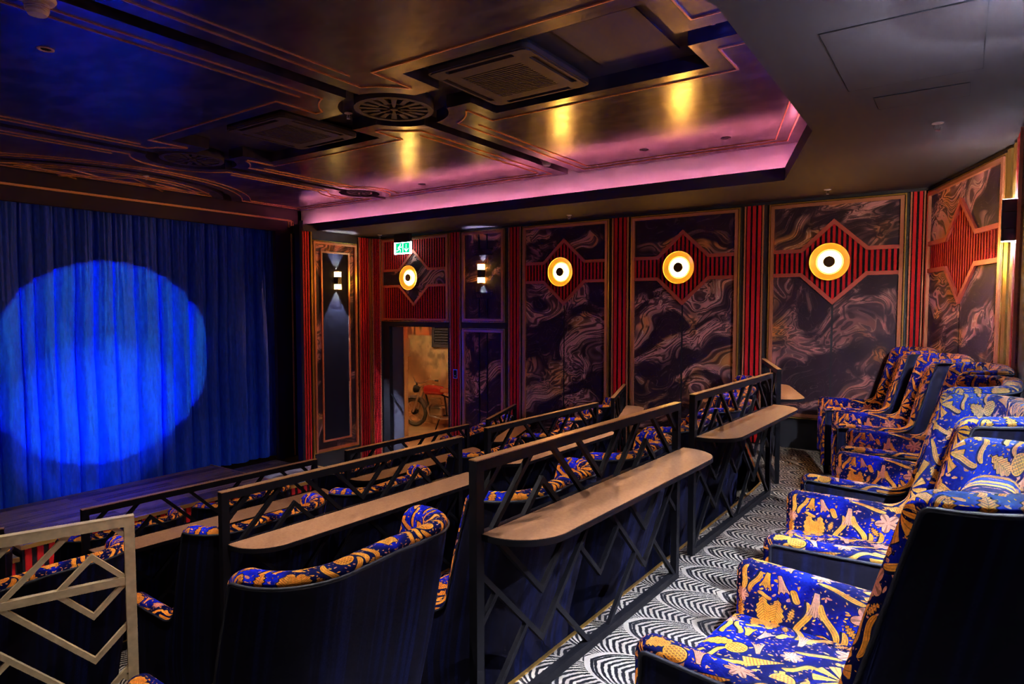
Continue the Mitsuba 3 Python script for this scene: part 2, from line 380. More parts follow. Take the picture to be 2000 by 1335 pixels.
D += .034 * (meshkit.fbm(np.stack([Yg * 9, Zg * .6, Yg * 0 + 4], -1), 3, 9) - .5) * 2 + .006 * (meshkit.fbm(np.stack([Yg * 22, Zg * 9, Yg * 0], -1), 3, 2) - .5)
V = np.stack([XCUR + D - .03, Yg, Zg], -1).reshape(-1, 3)
ii, jj = np.meshgrid(np.arange(nz - 1), np.arange(ny - 1), indexing='ij'); a = (ii * ny + jj).ravel()
Fq = np.stack([a, a + 1, a + 1 + ny, a + ny], 1)
key = thing('stage_curtain', 'royal blue velvet stage curtain in deep pleats, lit by a round spot', 'curtain')
scene[key] = mikit.ply((V, Fq), 'm_curtain', smooth=True)

# ------------------------------------------------------------------ stage
st = thing('stage', 'low dark plank stage in front of the curtain with a red striped riser', 'stage')
SX, SY0, SY1, SZ = -7.285, 2.25, 5.04, .43
def stage_block(parent, x0, x1, y0, y1, z, ends):
    i = 0; x = x1
    put(parent, 'base', mikit.ply(bx(x0, x1 - .03, y0 + .01, y1 - .01, 0, z - .03), 'm_black'))
    while x > x0 + .05:                                     # planks run along the stage front
        w = .14; lo = max(x - w, x0); put(parent, 'plank', mikit.ply(bx(lo + .003, x - .0, y0, y1, z - .03, z + (i % 3) * .0006), 'm_stage')); x -= w; i += 1
    put(parent, 'front_edge', mikit.ply(bx(x1, x1 + .02, y0, y1, z - .035, z + .006), 'm_gold'), 'gold edge strip')
    for e in ends: put(parent, 'end_edge', mikit.ply(bx(x0, x1 + .02, e - .012, e + .012, z - .035, z + .007), 'm_gold'), 'gold edge strip')
    yy = y0 + .03
    while yy < y1 - .06:
        put(parent, 'riser_slat', RS(yy, z, x1)); yy += .098
def RS(yy, z, x1):
    return mikit.ply(bx(x1 - .03, x1 - .012, yy, yy + .052, .004, z - .036), 'm_red')
stage_block(st, -8.865, SX, SY0, SY1, SZ, (SY0, SY1))
st2 = thing('stage_step', 'lower dark plank platform at the right end of the stage, near the doorway', 'stage')
stage_block(st2, -8.78, SX - .02, SY1 + .02, 6.06, .32, ())
stage_block(st2, -8.10, SX - .02, 6.062, 6.16, .32, (6.16,))
st3 = thing('stage_step', 'lower dark plank platform at the left end of the stage', 'stage')
stage_block(st3, -8.78, SX - .02, 1.14, SY0 - .02, .32, (1.14,))

# ------------------------------------------------------------------ wall panels, pilasters
def frame_ring(P, w): return P.difference(P.buffer(-w, join_style='mitre'))
def ply_uv(m, W, mat, smooth=False): return mikit.ply(m, mat, uv=W.uv(m))
def wall_panel(W, u0, u1, z0, z1, cz, label, star=True, invert=False, bottom=None):
    key = thing('wall_panel', label, 'wall panel', 'framed wall panels')
    out = box(u0, z0, u1, z1)
    put(key, 'gold_bead', mikit.ply(W.ext(frame_ring(out.buffer(.020, join_style='mitre'), .012), 0, .030), 'm_gold'), 'thin gold bead')
    put(key, 'frame', mikit.ply(W.ext(frame_ring(out, .034), 0, .042), 'm_copper'), 'copper picture-frame moulding')
    inn = out.buffer(-.034, join_style='mitre'); uc = (u0 + u1) / 2
    if not star:
        return key, inn, uc
    A, B, Hb = .335, .455, .150
    dia = Polygon([(uc - A * 1.31, cz), (uc, cz + B), (uc + A * 1.31, cz), (uc, cz - B)])
    dia = Polygon([(uc, cz + B), (uc + .325, cz + Hb), (uc + .325, cz - Hb), (uc, cz - B), (uc - .325, cz - Hb), (uc - .325, cz + Hb)])
    starP = unary_union([dia, box(u0 - .1, cz - Hb, u1 + .1, cz + Hb)]).intersection(inn)
    core = starP.buffer(-.040, join_style='mitre').union(box(u0, cz - Hb + .04, u1, cz + Hb - .04)).intersection(inn)
    mold = starP.difference(core)
    for q in polys(mold): put(key, 'star_moulding', mikit.ply(W.ext(q, 0, .034), 'm_red_mold'), 'copper red star moulding')
    slats_in, marb = (core, inn.difference(starP)) if not invert else (inn.difference(starP), core)
    gap = box(uc - .011, z0 - 1, uc + .011, cz)
    for q in sorted(polys(marb.difference(gap) if not invert else marb), key=lambda q: -q.centroid.y):
        put(key, 'marbled_sheet', ply_uv(W.ext(q, 0, .012), W, 'm_marble'), 'dark marbled paper sheet with pink and amber swirls')
    if not invert: put(key, 'centre_joint', mikit.ply(W.ext(gap.intersection(marb), 0, .006), 'm_black'))
    put(key, 'backing', mikit.ply(W.ext(slats_in, 0, .006), 'm_void'))
    pitch = .0515; n = int((u1 - u0) / pitch) + 2
    for i in range(-n // 2, n // 2 + 1):
        s = slats_in.intersection(box(uc + i * pitch - .0135, z0, uc + i * pitch + .0135, z1))
        for q in polys(s):
            if q.area > 2e-4: put(key, 'red_slat', mikit.ply(W.ext(q, 0, .013), 'm_red'))
    return key, inn, uc

PT = ZS - .055
names = ['nearest the back corner, beside the last armchairs', 'second from the back corner', 'third from the back corner, next to the narrow panel']
PAN = [(-1.775, -.505, 1.50), (-3.445, -2.135, 1.12), (-5.105, -3.79, .76)]
LAMP_Z = 3.187
for (u0, u1, z0), nm in zip(PAN, names):
    wall_panel(WR, u0, u1, z0, PT, LAMP_Z, f'tall marbled wall panel with red striped star, {nm}')
wall_panel(WR, -7.955, -6.51, 2.50, PT, LAMP_Z, 'square red striped wall panel with marbled star above the doorway', invert=True)
k, inn, uc = wall_panel(WR, -6.215, -5.455, 2.505, PT, LAMP_Z, 'narrow upper marbled panel behind the twin light, right of the doorway', star=False)
def fretted(key, inn, W, uc, cz):
    put(key, 'marbled_sheet', ply_uv(W.ext(inn, 0, .010), W, 'm_marble'), 'dark marbled paper')
    bars = []
    for s in (-1, 1):
        for z0, z1 in ((inn.bounds[1], cz - .36), (cz + .36, inn.bounds[3])):
            if z1 > z0: bars.append(box(uc + s * .075 - .009, z0, uc + s * .075 + .009, z1))
    for z in (cz - .36, cz - .28, cz + .28, cz + .36):
        if z > inn.bounds[1]: bars.append(box(uc - .17, z - .007, uc + .17, z + .007))
    for b in bars: put(key, 'fret_bar', mikit.ply(W.ext(b.intersection(inn), 0, .022), 'm_iron'))
fretted(k, inn, WR, uc, LAMP_Z + .02)
k, inn, uc = wall_panel(WR, -6.215, -5.455, .42, 2.375, LAMP_Z, 'narrow lower marbled panel right of the doorway', star=False)
put(k, 'marbled_sheet', ply_uv(WR.ext(inn, 0, .010), WR, 'm_marble'), 'dark marbled paper')
for s in (-1, 1): put(k, 'fret_bar', mikit.ply(WR.ext(box(uc + s * .075 - .009, inn.bounds[1], uc + s * .075 + .009, inn.bounds[3]), 0, .020), 'm_iron'))
wall_panel(WB, .075, 1.655, 1.55, PT - .01, LAMP_Z, 'marbled wall panel with bright red star on the angled back wall')
# tall dark panel beside the curtain
k, inn, uc = wall_panel(WF, 6.30, 7.14, .47, PT - .11, LAMP_Z, 'tall dark navy panel with double copper frame beside the curtain', star=False)
i2 = inn.buffer(-.105, join_style='mitre')
put(k, 'marbled_border', ply_uv(WF.ext(inn.difference(i2), 0, .010), WF, 'm_marble'), 'marbled paper border')
put(k, 'inner_frame', mikit.ply(WF.ext(frame_ring(i2, .026), 0, .036), 'm_copper'), 'inner copper frame')
put(k, 'navy_field', mikit.ply(WF.ext(i2.buffer(-.026, join_style='mitre'), 0, .012), 'm_navywall'), 'plain dark navy field')

def pilaster(W, u0, u1, z0, z1, label, n=3, edge=True):
    key = thing('pilaster', label, 'pilaster', 'red striped pilasters')
    put(key, 'backing', mikit.ply(W.ext(box(u0, z0, u1, z1), 0, .012), 'm_void'))
    w = u1 - u0; e = .016 if edge else 0
    if edge:
        for q in (u0, u1 - e): put(key, 'copper_strip', mikit.ply(W.ext(box(q, z0, q + e, z1), 0, .030), 'm_copper'))
    pitch = (w - 2 * e) / n
    for i in range(n):
        c = u0 + e + pitch * (i + .5); put(key, 'red_slat', mikit.ply(W.ext(box(c - pitch * .29, z0, c + pitch * .29, z1), 0, .026), 'm_red'))
pilaster(WR, -2.095 + .03, -1.835 - .02, 1.16, ZS - .03, 'red striped pilaster between the first and second tall wall panels from the back corner')
pilaster(WR, -3.745 + .02, -3.50, .78, ZS - .03, 'red striped pilaster between the second and third tall wall panels from the back corner')
pilaster(WR, -5.385 + .02, -5.155, .42, ZS - .03, 'red striped pilaster between the narrow panel and the third tall panel')
pilaster(WR, -6.475, -6.262, 0, ZS - .03, 'red striped pilaster along the right side of the doorway, with a card reader')
pilaster(WR, -.455, -.325, 1.16, ZS - .03, 'slim red striped pilaster in the back corner of the room', n=2)
pilaster(WF, 6.10, 6.235, .33, ZS - .03, 'bright red striped pilaster at the edge of the stage opening', n=3, edge=False)
pilaster(WF, 7.20, 7.43, 0, ZS - .03, 'dark red striped pilaster right of the tall navy panel', n=4)
pilaster(WC, .045, .185, 0, ZS - .03, 'vivid red striped corner pilaster left of the doorway', n=4)
pilaster(WK, .30, .62, 1.16, ZS - .03, 'red striped pilaster behind the bar light at the right edge', n=3)
for W, u, z0, n in ((WF, 7.452, 0, 'corner'), (WB, 1.735, 1.2, 'back'), (WK, .10, 1.2, 'right'), (WF, 6.262, .33, 'stage')):
    b = thing('gold_strip', {'corner': 'thin gold strip in the corner left of the doorway', 'back': 'gold strip at the right side of the angled back panel', 'right': 'wide gold strip left of the bar light at the right edge', 'stage': 'thin gold strip beside the tall navy panel'}[n], 'wall trim')
    w = {'corner': .014, 'back': .03, 'right': .04, 'stage': .010}[n]; scene[b] = mikit.ply(W.ext(box(u - w, z0, u + w, ZS - .03), 0, .035), 'm_gold')
struct('trim_1', WR.ext(box(-8.0, ZS - .03, -.25, ZS), 0, .03), 'm_black')

# ------------------------------------------------------------------ soffit, cove, ceiling
lip = [(-8.8, 6.40), (-1.39, 6.40), (-.86, 4.74), (-.83, 2.58), (-1.36, .92), (-8.8, .92)]
inner = Polygon(lip)
room = box(-9.5, Y0 - .1, .8, 7.75)
struct('soffit', ext(room.difference(inner).difference(box(-9.6, -1, XF + .0, 6.06)).difference(box(-9.6, 6.0, XP + .02, 8)), ZS, ZS + .10), 'm_soffit')
cove = inner.buffer(.21, join_style='mitre')
struct('trim_2', ext(inner.buffer(.02, join_style='mitre').difference(inner).intersection(box(XP, -1, 2, 9)), ZS + .10, ZS + .118), 'm_soffit')
cw = cove.buffer(.02, join_style='mitre').difference(cove).intersection(box(XP + .02, -1, 2, 9))
struct('cove_wall', ext(cw, ZS + .10, 4.5), 'm_cove')
# LED strips lying on the cove ledge: pink along the sides, blue at the back
def led(p0, p1, col, label, key='cove_light'):
    p0, p1 = np.array(p0), np.array(p1); d = (p1 - p0) / np.linalg.norm(p1 - p0); n = np.array([-d[1], d[0]])
    q = Polygon([p0, p1, p1 + n * .014, p0 + n * .014]); m = ext(q, ZS + .101, ZS + .109)
    kk = thing(key, label, 'light'); scene[kk] = mikit.ply(m, 'm_white'); scene[kk]['emitter'] = {'type': 'area', 'radiance': rgb(*col)}
off = inner.buffer(.055, join_style='mitre').exterior.coords
def offp(i):
    c = [p for p in off]; best = min(c, key=lambda p: (p[0] - lip[i][0]) ** 2 + (p[1] - lip[i][1]) ** 2); return best
o = [offp(i) for i in range(6)]
led((XP + .1, o[0][1]), o[1], tuple(14 * c for c in PINK), 'pink light strip hidden in the cove above the right wall panels')
led(o[1], o[2], tuple(11 * c for c in PINK), 'pink light strip hidden in the angled cove corner')
led(o[2], o[3], tuple(60 * c for c in BLUE), 'blue light strip hidden in the cove at the back of the room')
led(o[3], o[4], tuple(1.5 * c for c in BLUE), 'blue light strip hidden in the angled cove corner near the camera')
led(o[4], (XP + .1, o[5][1]), tuple(.3 * c for c in BLUE), 'blue light strip hidden in the cove along the left wall')
struct('ceiling', ext(cove.buffer(.3), ZCEIL + .10, ZCEIL + .2), 'm_recess')

V1, V2, V3 = (-3.73, 3.70), (-6.72, 3.70), (-6.75, 6.03)
rec1, rec2 = box(-3.10, 3.155, -1.385, 4.205), box(-6.08, 3.155, -4.42, 4.205)
fanC = Point(-9.6, 3.72)
cut = unary_union([box(-3.80, 0, -3.66, 8), box(-6.80, 0, -6.68, 8), Point(V1).buffer(.43, 32), Point(V2).buffer(.43, 32), Point(V3).buffer(.27, 24), Point((V3[0], 2 * 3.68 - V3[1])).buffer(.27, 24),
                   rec1, rec2, box(-4.5, 3.52, -3.0, 3.88), box(-6.8, 3.52, -6.0, 3.88), box(-1.5, 3.60, 1, 3.80), fanC.buffer(1.87, 64).difference(fanC.buffer(1.76, 64))])
cpoly = cove.intersection(box(XP + .01, -1, 2, 9)).buffer(-.05, join_style='mitre').difference(cut)
CP = sorted(polys(cpoly), key=lambda q: (round(q.centroid.y, 1), q.centroid.x))
cz_names = {}
for q in CP:
    cx, cy = q.centroid.x, q.centroid.y
    where = ('over the aisle by the right wall' if cy > 4.2 else 'towards the left wall' if cy < 3.2 else 'on the centre line')
    key = numbered('ceiling_panel'); tag(key, f'dark lacquered ceiling panel {where}, {abs(cx):.0f} m in front of the back row', 'ceiling panel', 'dark lacquered ceiling panels')
    put(key, 'board', mikit.ply(ext(q, ZCEIL, ZCEIL + .10), 'm_lacquer'))
    for off_, w in ((.135, .0115), (.245, .009)):
        r = q.buffer(-off_, join_style='mitre', mitre_limit=3)
        for h in polys(r):
            if h.area < .02: continue
            ring = h.difference(h.buffer(-w, join_style='mitre'))
            if off_ > .2:
                ring = ring.difference(unary_union([rec1.buffer(.36), rec2.buffer(.36), Point(V1).buffer(.72), Point(V2).buffer(.72)]))
            for rr in polys(ring): put(key, 'inlay_line', mikit.ply(ext(rr, ZCEIL - .008, ZCEIL + .002), 'm_inlay'))
fan = [((-8.31, 2.70), (-8.78, 3.40)), ((-8.23, 3.13), (-8.44, 3.53)), ((-8.19, 3.78), (-8.78, 4.42)), ((-8.75, 3.20), (-8.19, 3.78)), ((-8.30, 4.10), (-8.55, 4.75)), ((-8.62, 4.05), (-8.40, 4.85))]
fk = thing('ceiling_fan_inlay', 'fan of thin copper inlay lines on the ceiling in front of the curtain', 'ceiling inlay')
for a_, b_ in fan: put(fk, 'inlay_line', mikit.ply(ext(LineString([a_, b_]).buffer(.007, cap_style='flat'), ZCEIL - .008, ZCEIL + .002), 'm_inlay'))

# air conditioning cassettes
def cassette(cx, cy, label):
    k = thing('air_conditioner', label, 'air conditioner', 'ceiling cassettes')
    z = ZCEIL + .045
    S = box(-.41, -.41, .41, .41).buffer(-.05).buffer(.05, 8)
    pl = affinity.translate(S, cx, cy)
    slots = unary_union([box(cx - .27, cy + s * .355 - .022, cx + .27, cy + s * .355 + .022) for s in (-1, 1)] + [box(cx + s * .355 - .022, cy - .27, cx + s * .355 + .022, cy + .27) for s in (-1, 1)])
    grille = box(cx - .24, cy - .24, cx + .24, cy + .24)
    put(k, 'fascia', mikit.ply(cat([ext(pl.difference(slots).difference(grille), z - .03, z), ext(affinity.scale(pl, .97, .97).difference(slots).difference(grille), z - .038, z - .03)]), 'm_plum'))
    put(k, 'back_plate', mikit.ply(ext(pl, z, z + .02), 'm_void'))
    for i in range(17): put(k, 'grille_blade', mikit.ply(bx(cx - .24, cx + .24, cy - .236 + i * .0285, cy - .236 + i * .0285 + .016, z - .036, z - .012), 'm_plum'))
    for i in range(9): put(k, 'grille_bar', mikit.ply(bx(cx - .236 + i * .057, cx - .228 + i * .057, cy - .24, cy + .24, z - .030, z - .010), 'm_plum'))
    for s in (-1, 1):
        put(k, 'louvre', mikit.ply(bx(cx - .27, cx + .27, cy + s * .355 - .018, cy + s * .355 + .016, z - .022, z - .012), 'm_plum'))
        put(k, 'louvre', mikit.ply(bx(cx + s * .355 - .018, cx + s * .355 + .016, cy - .27, cy + .27, z - .022, z - .012), 'm_plum'))
cassette(-2.60, 3.69, 'square plum ceiling air conditioner cassette right of the round vent, nearer the camera')
cassette(-5.00, 3.69, 'square dark ceiling air conditioner cassette left of the round vent, towards the curtain')
hk = thing('access_hatch', 'flush dark rectangular hatch beside the near ceiling cassette', 'access hatch')
scene[hk] = mikit.ply(ext(box(-2.05, 3.33, -1.52, 4.03), ZCEIL + .085, ZCEIL + .10), 'm_plum')

def round_vent(c, R, label):
    k = thing('ceiling_vent', label, 'air vent')
    z = ZCEIL + .02
    ringp = Point(c).buffer(R, 40).difference(Point(c).buffer(R * .86, 40))
    put(k, 'rim', mikit.ply(ext(ringp, z - .012, z + .08), 'm_plum'))
    put(k, 'back_plate', mikit.ply(ext(Point(c).buffer(R, 40), z + .04, z + .08), 'm_void'))
    n = 16 if R > .2 else 10
    for i in range(n):
        a0 = 2 * math.pi * i / n; r0 = R * .16 if i % 2 == 0 else R * .42
        w0, w1 = r0 * .10 + .004, R * .11
        q = Polygon([(r0, -w0), (R * .87, -w1 * .75), (R * .87, w1 * .75), (r0, w0)])
        put(k, 'spoke', mikit.ply(ext(affinity.translate(affinity.rotate(q, math.degrees(a0), origin=(0, 0)), *c), z - .008, z + .02), 'm_plum'))
    put(k, 'inner_ring', mikit.ply(ext(Point(c).buffer(R * .45, 32).difference(Point(c).buffer(R * .40, 32)), z - .006, z + .018), 'm_plum'))
    put(k, 'hub', mikit.ply(ext(Point(c).buffer(R * .10, 20), z - .012, z + .02), 'm_plum'))
round_vent(V1, .31, 'large round spoked ceiling vent between the two cassettes')
round_vent(V2, .31, 'round spoked ceiling vent near the curtain, half in shadow')
round_vent(V3, .17, 'small round ceiling vent near the pink cove above the doorway')

def sprinkler(x, y, z, label):
    k = thing('sprinkler', label, 'sprinkler', 'ceiling sprinklers')
    M = lathe([(0, 0), (.032, 0), (.034, -.004), (.012, -.010), (0.0, -.010)], 20); M.apply_translation((x, y, z)); put(k, 'rose', mikit.ply(M, 'm_white', smooth=30))
    fr = cat([tube([(x + s * .010, y, z - .008), (x + s * .016, y, z - .03), (x + s * .004, y, z - .046)], .003, 6) for s in (-1, 1)]); put(k, 'yoke', mikit.ply(fr, 'm_chrome', smooth=True))
    d = trimesh.creation.cylinder(.014, .003, sections=14); d.apply_translation((x, y, z - .048)); put(k, 'deflector', mikit.ply(d, 'm_chrome'))
sprinkler(-7.75, 7.34, ZS, 'small sprinkler on the soffit left of the exit sign')
sprinkler(-4.14, 7.18, ZS, 'small sprinkler on the soffit above the third tall panel')
sprinkler(-1.14, 7.13, ZS, 'small sprinkler on the soffit above the ring light in the back corner')
sprinkler(-.165, 5.0, ZS, 'sprinkler on the grey soffit at the upper right')
sprinkler(-4.30, 3.73, ZCEIL + .09, 'tiny sprinkler left of the large round ceiling vent')
sprinkler(-1.20, 3.69, ZCEIL + .09, 'sprinkler in the ceiling channel beside the blue cove corner')
sprinkler(-7.92, 3.80, ZCEIL, 'white sprinkler on the ceiling near the curtain')
def detector(x, y, z, s, label):
    k = thing('smoke_detector', label, 'smoke detector')
    a = lathe([(0, 0), (.055 * s, 0), (.058 * s, -.012 * s), (.052 * s, -.022 * s), (.036 * s, -.026 * s), (0, -.026 * s)], 32); a.apply_translation((x, y, z)); put(k, 'base', mikit.ply(a, 'm_white', smooth=30))
    for j, zz in enumerate((-.033, -.041, -.049)):
        r = lathe([(.024 * s, zz * s + .003 * s), (.037 * s, zz * s + .003 * s), (.037 * s, zz * s), (.024 * s, zz * s), (.024 * s, zz * s + .003 * s)], 28); r.apply_translation((x, y, z)); put(k, 'fin', mikit.ply(r, 'm_white', smooth=30))
    a = lathe([(0, -.024 * s), (.026 * s, -.024 * s), (.030 * s, -.050 * s), (.034 * s, -.056 * s), (.028 * s, -.066 * s), (0, -.068 * s)], 28); a.apply_translation((x, y, z)); put(k, 'sensor_head', mikit.ply(a, 'm_white', smooth=30))
detector(-3.73, 5.98, ZCEIL + .07, 1.35, 'dark smoke detector in the ceiling channel by the pink cove')
detector(-3.83, 1.335, ZCEIL + .0, 1.45, 'white smoke detector at the upper left edge of the ceiling')
def downlight(x, y, label, power=8, aim=.35, cut=46, mat='m_plum'):
    k = thing('downlight', label, 'downlight', 'small recessed downlights')
    a = lathe([(.026, .0), (.045, 0), (.045, -.004), (.036, -.006), (.026, .0)], 28); a.apply_translation((x, y, ZCEIL)); put(k, 'trim_ring', mikit.ply(a, mat, smooth=30))
    a = lathe([(0, -.001), (.027, -.001)], 24); a.apply_translation((x, y, ZCEIL)); put(k, 'lens', mikit.ply(a, 'm_void'))
    scene[k + '_beam'] = {'type': 'spot', 'intensity': rgb(*[power * c for c in (1, .88, .80)]), 'cutoff_angle': cut, 'beam_width': 8, 'to_world': T().look_at(origin=[x, y, ZCEIL - .012], target=[x + aim, YC + (y - YC) * .75, 0], up=[0, 1, 0])}
downlight(-4.57, 1.63, 'small recessed downlight with tan rim on the blue-lit ceiling at upper left', mat='m_tan')
downlight(-5.60, 6.03, 'small recessed downlight left of the doorway lamp reflection, near the pink cove', 9, -1.35, 30)
downlight(-2.61, 5.99, 'small recessed downlight near the pink cove, left of the angled corner')
downlight(-1.82, 6.01, 'small recessed downlight nearest the angled pink cove corner')
downlight(-1.82, 1.36, 'small recessed downlight above the left end of the second row, out of the frame', 18)
downlight(-2.61, 1.36, 'small recessed downlight above the left rows, nearer the curtain, out of the frame', 12)
downlight(-5.60, 1.63, 'small recessed downlight in the blue-lit ceiling, nearer the curtain', 24, -1.35, 30)
def hatch(poly, label):
    k = thing('access_hatch', label, 'access hatch'); P = Polygon(poly)
    put(k, 'plate', mikit.ply(ext(P.buffer(-.006, join_style='mitre'), ZS - .004, ZS), 'm_soffit')); put(k, 'joint', mikit.ply(ext(P.difference(P.buffer(-.003, join_style='mitre')), ZS - .0035, ZS), 'm_void'))
hatch([(-.45, 4.2), (.0, 4.2), (.0, 4.46), (-.45, 4.46)], 'slim flush hatch in the grey soffit beside the sprinkler at upper right')
hatch([(-.55, 3.1), (.05, 3.1), (.05, 4.0), (-.55, 4.0)], 'wide flush hatch in the grey soffit, nearer the camera')

# ------------------------------------------------------------------ lamps
def ring_sconce(W, u, z, label, group='round amber ring wall lamps', core=RING_CORE):
    k = thing('ring_sconce', label, 'wall lamp', group)
    def lath(prof, mat, name, em=None, lb=None, seg=48):
        m = W.put(xf(lathe(prof, seg), T3(u, z, 0)))
        if (m.face_normals * m.area_faces[:, None]).sum(0) @ W.N < 0 and name in ('glass_dish', 'light_ring', 'glow_ring'): m.invert()
        sh = mikit.ply(m, mat, smooth=30)
        if em: sh['emitter'] = {'type': 'area', 'radiance': rgb(*em)}
        put(k, name, sh, lb)
    lath([(.0, 0), (.07, 0), (.07, .04), (.0, .04)], 'm_hub', 'wall_plate')
    lath([(.134, .043), (.142, .045), (.165, .052), (.192, .066), (.194, .070)], 'm_amber', 'glass_dish', RING_RIM, 'amber glowing dish rim')
    lath([(.194, .062), (.199, .066), (.199, .072), (.194, .072)], 'm_gold', 'rim')
    lath([(.056, .046), (.085, .040), (.116, .042)], 'm_white', 'light_ring', core, 'white hot light ring')
    lath([(.116, .042), (.134, .043)], 'm_white', 'glow_ring', (3.2, 1.5, .1), 'bright yellow glow ring')
    lath([(.0, .088), (.048, .088), (.058, .080), (.058, .040), (0.0, .040)], 'm_hub', 'hub', None, 'dark round hub')
    return k
def T3(a, b, c):
    M = np.eye(4); M[:3, 3] = (a, b, c); return M
ring_sconce(WR, -1.172, LAMP_Z, 'round amber ring lamp on the panel nearest the back corner')
ring_sconce(WR, -2.825, LAMP_Z, 'round amber ring lamp on the second panel from the back corner')
ring_sconce(WR, -4.48, LAMP_Z, 'round amber ring lamp on the third panel from the back corner')
ring_sconce(WR, -7.31, LAMP_Z, 'round amber ring lamp above the doorway, below the exit sign')
WL = Wall((0, Y0), (1, 0), (0, 1))
for i, x in enumerate((-2.825, -4.48, -7.31)):
    ring_sconce(WL, x, LAMP_Z, f'round amber ring lamp on the left wall behind the camera, {["nearest the back", "the middle one", "nearest the curtain"][i]}', 'ring lamps on the left wall', FAR_CORE if i < 2 else (34, 15, 4))

def bar_sconce(W, u, z, label, up=(6, 7.2, 9), down=(9, 10.5, 13), glow=(26, 12, 2.2), cone=(34, 30), shade=None):
    k = thing('bar_sconce', label, 'wall lamp', 'twin up and down wall lights')
    put(k, 'body', mikit.ply(W.ext(box(u - .036, z - .055, u + .036, z + .055), .012, .105), 'm_black'))
    put(k, 'arm', mikit.ply(W.ext(box(u - .02, z - .03, u + .02, z + .03), 0, .02), 'm_black'))
    for s in (-1, 1):
        zz = (z + .057, z + .137) if s > 0 else (z - .137, z - .057)
        if shade:
            put(k, 'side_shade', mikit.ply(W.ext(box(u - .040, zz[0], u + .040, zz[1]), .014, .103), 'm_black'))
            sh = mikit.ply(W.ext(box(u - .037, zz[1] if s > 0 else zz[0] - .003, u + .037, zz[1] + .003 if s > 0 else zz[0]), .017, .100), 'm_white')
            sh['emitter'] = {'type': 'area', 'radiance': rgb(*[shade[s > 0] * c for c in (1, 1.08, 1.3)])}
            put(k, 'light_slot', sh, 'bright white light slot')
            sh = mikit.ply(W.ext(box(u - .046, zz[0], u - .0405, zz[1]), .02, .098), 'm_white'); sh['emitter'] = {'type': 'area', 'radiance': rgb(330, 270, 190)}
            put(k, 'side_glass', sh, 'bright glass side facing the angled wall'); continue
        for h in (-1, 1):
            b = box(u + h * .0215 - .0195, zz[0], u + h * .0215 + .0195, zz[1])
            sh = mikit.ply(W.ext(b, .022, .098), 'm_amber'); sh['emitter'] = {'type': 'area', 'radiance': rgb(*glow)}
            put(k, 'crystal_block', sh, 'glowing amber crystal block')
        put(k, 'cap', mikit.ply(W.ext(box(u - .043, zz[1] if s > 0 else zz[0] - .006, u + .043, zz[1] + .006 if s > 0 else zz[0]), .026, .102), 'm_gold'))
        o_ = W.p(u, z + s * .150, .022); t_ = o_ + W.dirn(0, s, .0)
        scene[f'{k}_beam_{"up" if s > 0 else "down"}'] = {'type': 'spot', 'intensity': rgb(*(up if s > 0 else down)), 'cutoff_angle': cone[0 if s > 0 else 1], 'beam_width': cone[0 if s > 0 else 1] * (.85 if cone[0] < 50 else .15),
                                    'to_world': T().look_at(origin=list(o_), target=list(t_), up=list(W.N))}
bar_sconce(WF, 6.735, 3.13, 'twin up and down light on the tall navy panel beside the curtain', up=(22, 26, 33), down=(22, 26, 34), glow=(9, 4.6, .9), cone=(31, 31))
bar_sconce(WR, -5.835, LAMP_Z + .02, 'twin up and down light on the narrow marbled panel right of the doorway', up=(9, 9, 13), down=(14, 14, 20), glow=(9, 4.6, .9), cone=(31, 31))
for i, yy in enumerate((5.47, 3.08, 1.86)):
    nm = ['at the right edge of the photo', 'above the middle of the back row', 'above the armchair nearest the camera'][i]
    bar_sconce(WK, bend[1] - yy, 3.28 if i == 0 else 3.22, f'twin up and down light on the back wall, {nm}', up=(13, 14.5, 18), down=(76, 79, 92), cone=(78, 55), shade=(3600, 240) if i == 0 else None, glow=(3, 1.5, .3))

# exit sign
ex = thing('exit_sign', 'lit green exit sign with running man and down arrow above the doorway', 'exit sign')
WE = Wall((0, Y1 - .13), (1, 0), (0, -1))
eu, ez = -7.36, 3.665
put(ex, 'housing', mikit.ply(WE.ext(box(eu - .17, ez + .085, eu + .17, ZS), -.03, .03), 'm_soffit'))
sh = mikit.ply(WE.ext(box(eu - .185, ez - .105, eu + .185, ez + .09), -.012, .012), 'm_white'); sh['emitter'] = {'type': 'area', 'radiance': rgb(1.5, 2.6, 2.4)}
put(ex, 'lit_panel', sh)
gp = unary_union([box(eu + .02, ez - .08, eu + .15, ez + .07), box(eu - .15, ez - .08, eu + .0, ez + .07)])
man = unary_union([Point(eu - .045, ez + .045).buffer(.014), LineString([(eu - .055, ez + .025), (eu - .075, ez - .02)]).buffer(.012), LineString([(eu - .058, ez + .02), (eu - .03, ez + .0), (eu - .015, ez + .012)]).buffer(.006),
                   LineString([(eu - .06, ez + .02), (eu - .09, ez + .012), (eu - .098, ez - .012)]).buffer(.006), LineString([(eu - .075, ez - .02), (eu - .045, ez - .035), (eu - .05, ez - .07)]).buffer(.008), LineString([(eu - .075, ez - .02), (eu - .095, ez - .045), (eu - .125, ez - .05)]).buffer(.008),
                   box(eu - .142, ez - .08, eu - .135, ez + .06)])
arrow = unary_union([box(eu + .078, ez - .06, eu + .092, ez + .05), LineString([(eu + .045, ez - .02), (eu + .085, ez - .062), (eu + .125, ez - .02)]).buffer(.008)])
gm = gp.difference(man).difference(arrow)
sh = mikit.ply(WE.ext(gm, .012, .0145), 'm_signgreen'); sh['emitter'] = {'type': 'area', 'radiance': rgb(.0, .42, .16)}
put(ex, 'green_pictogram', sh, 'green field with white running man and arrow')

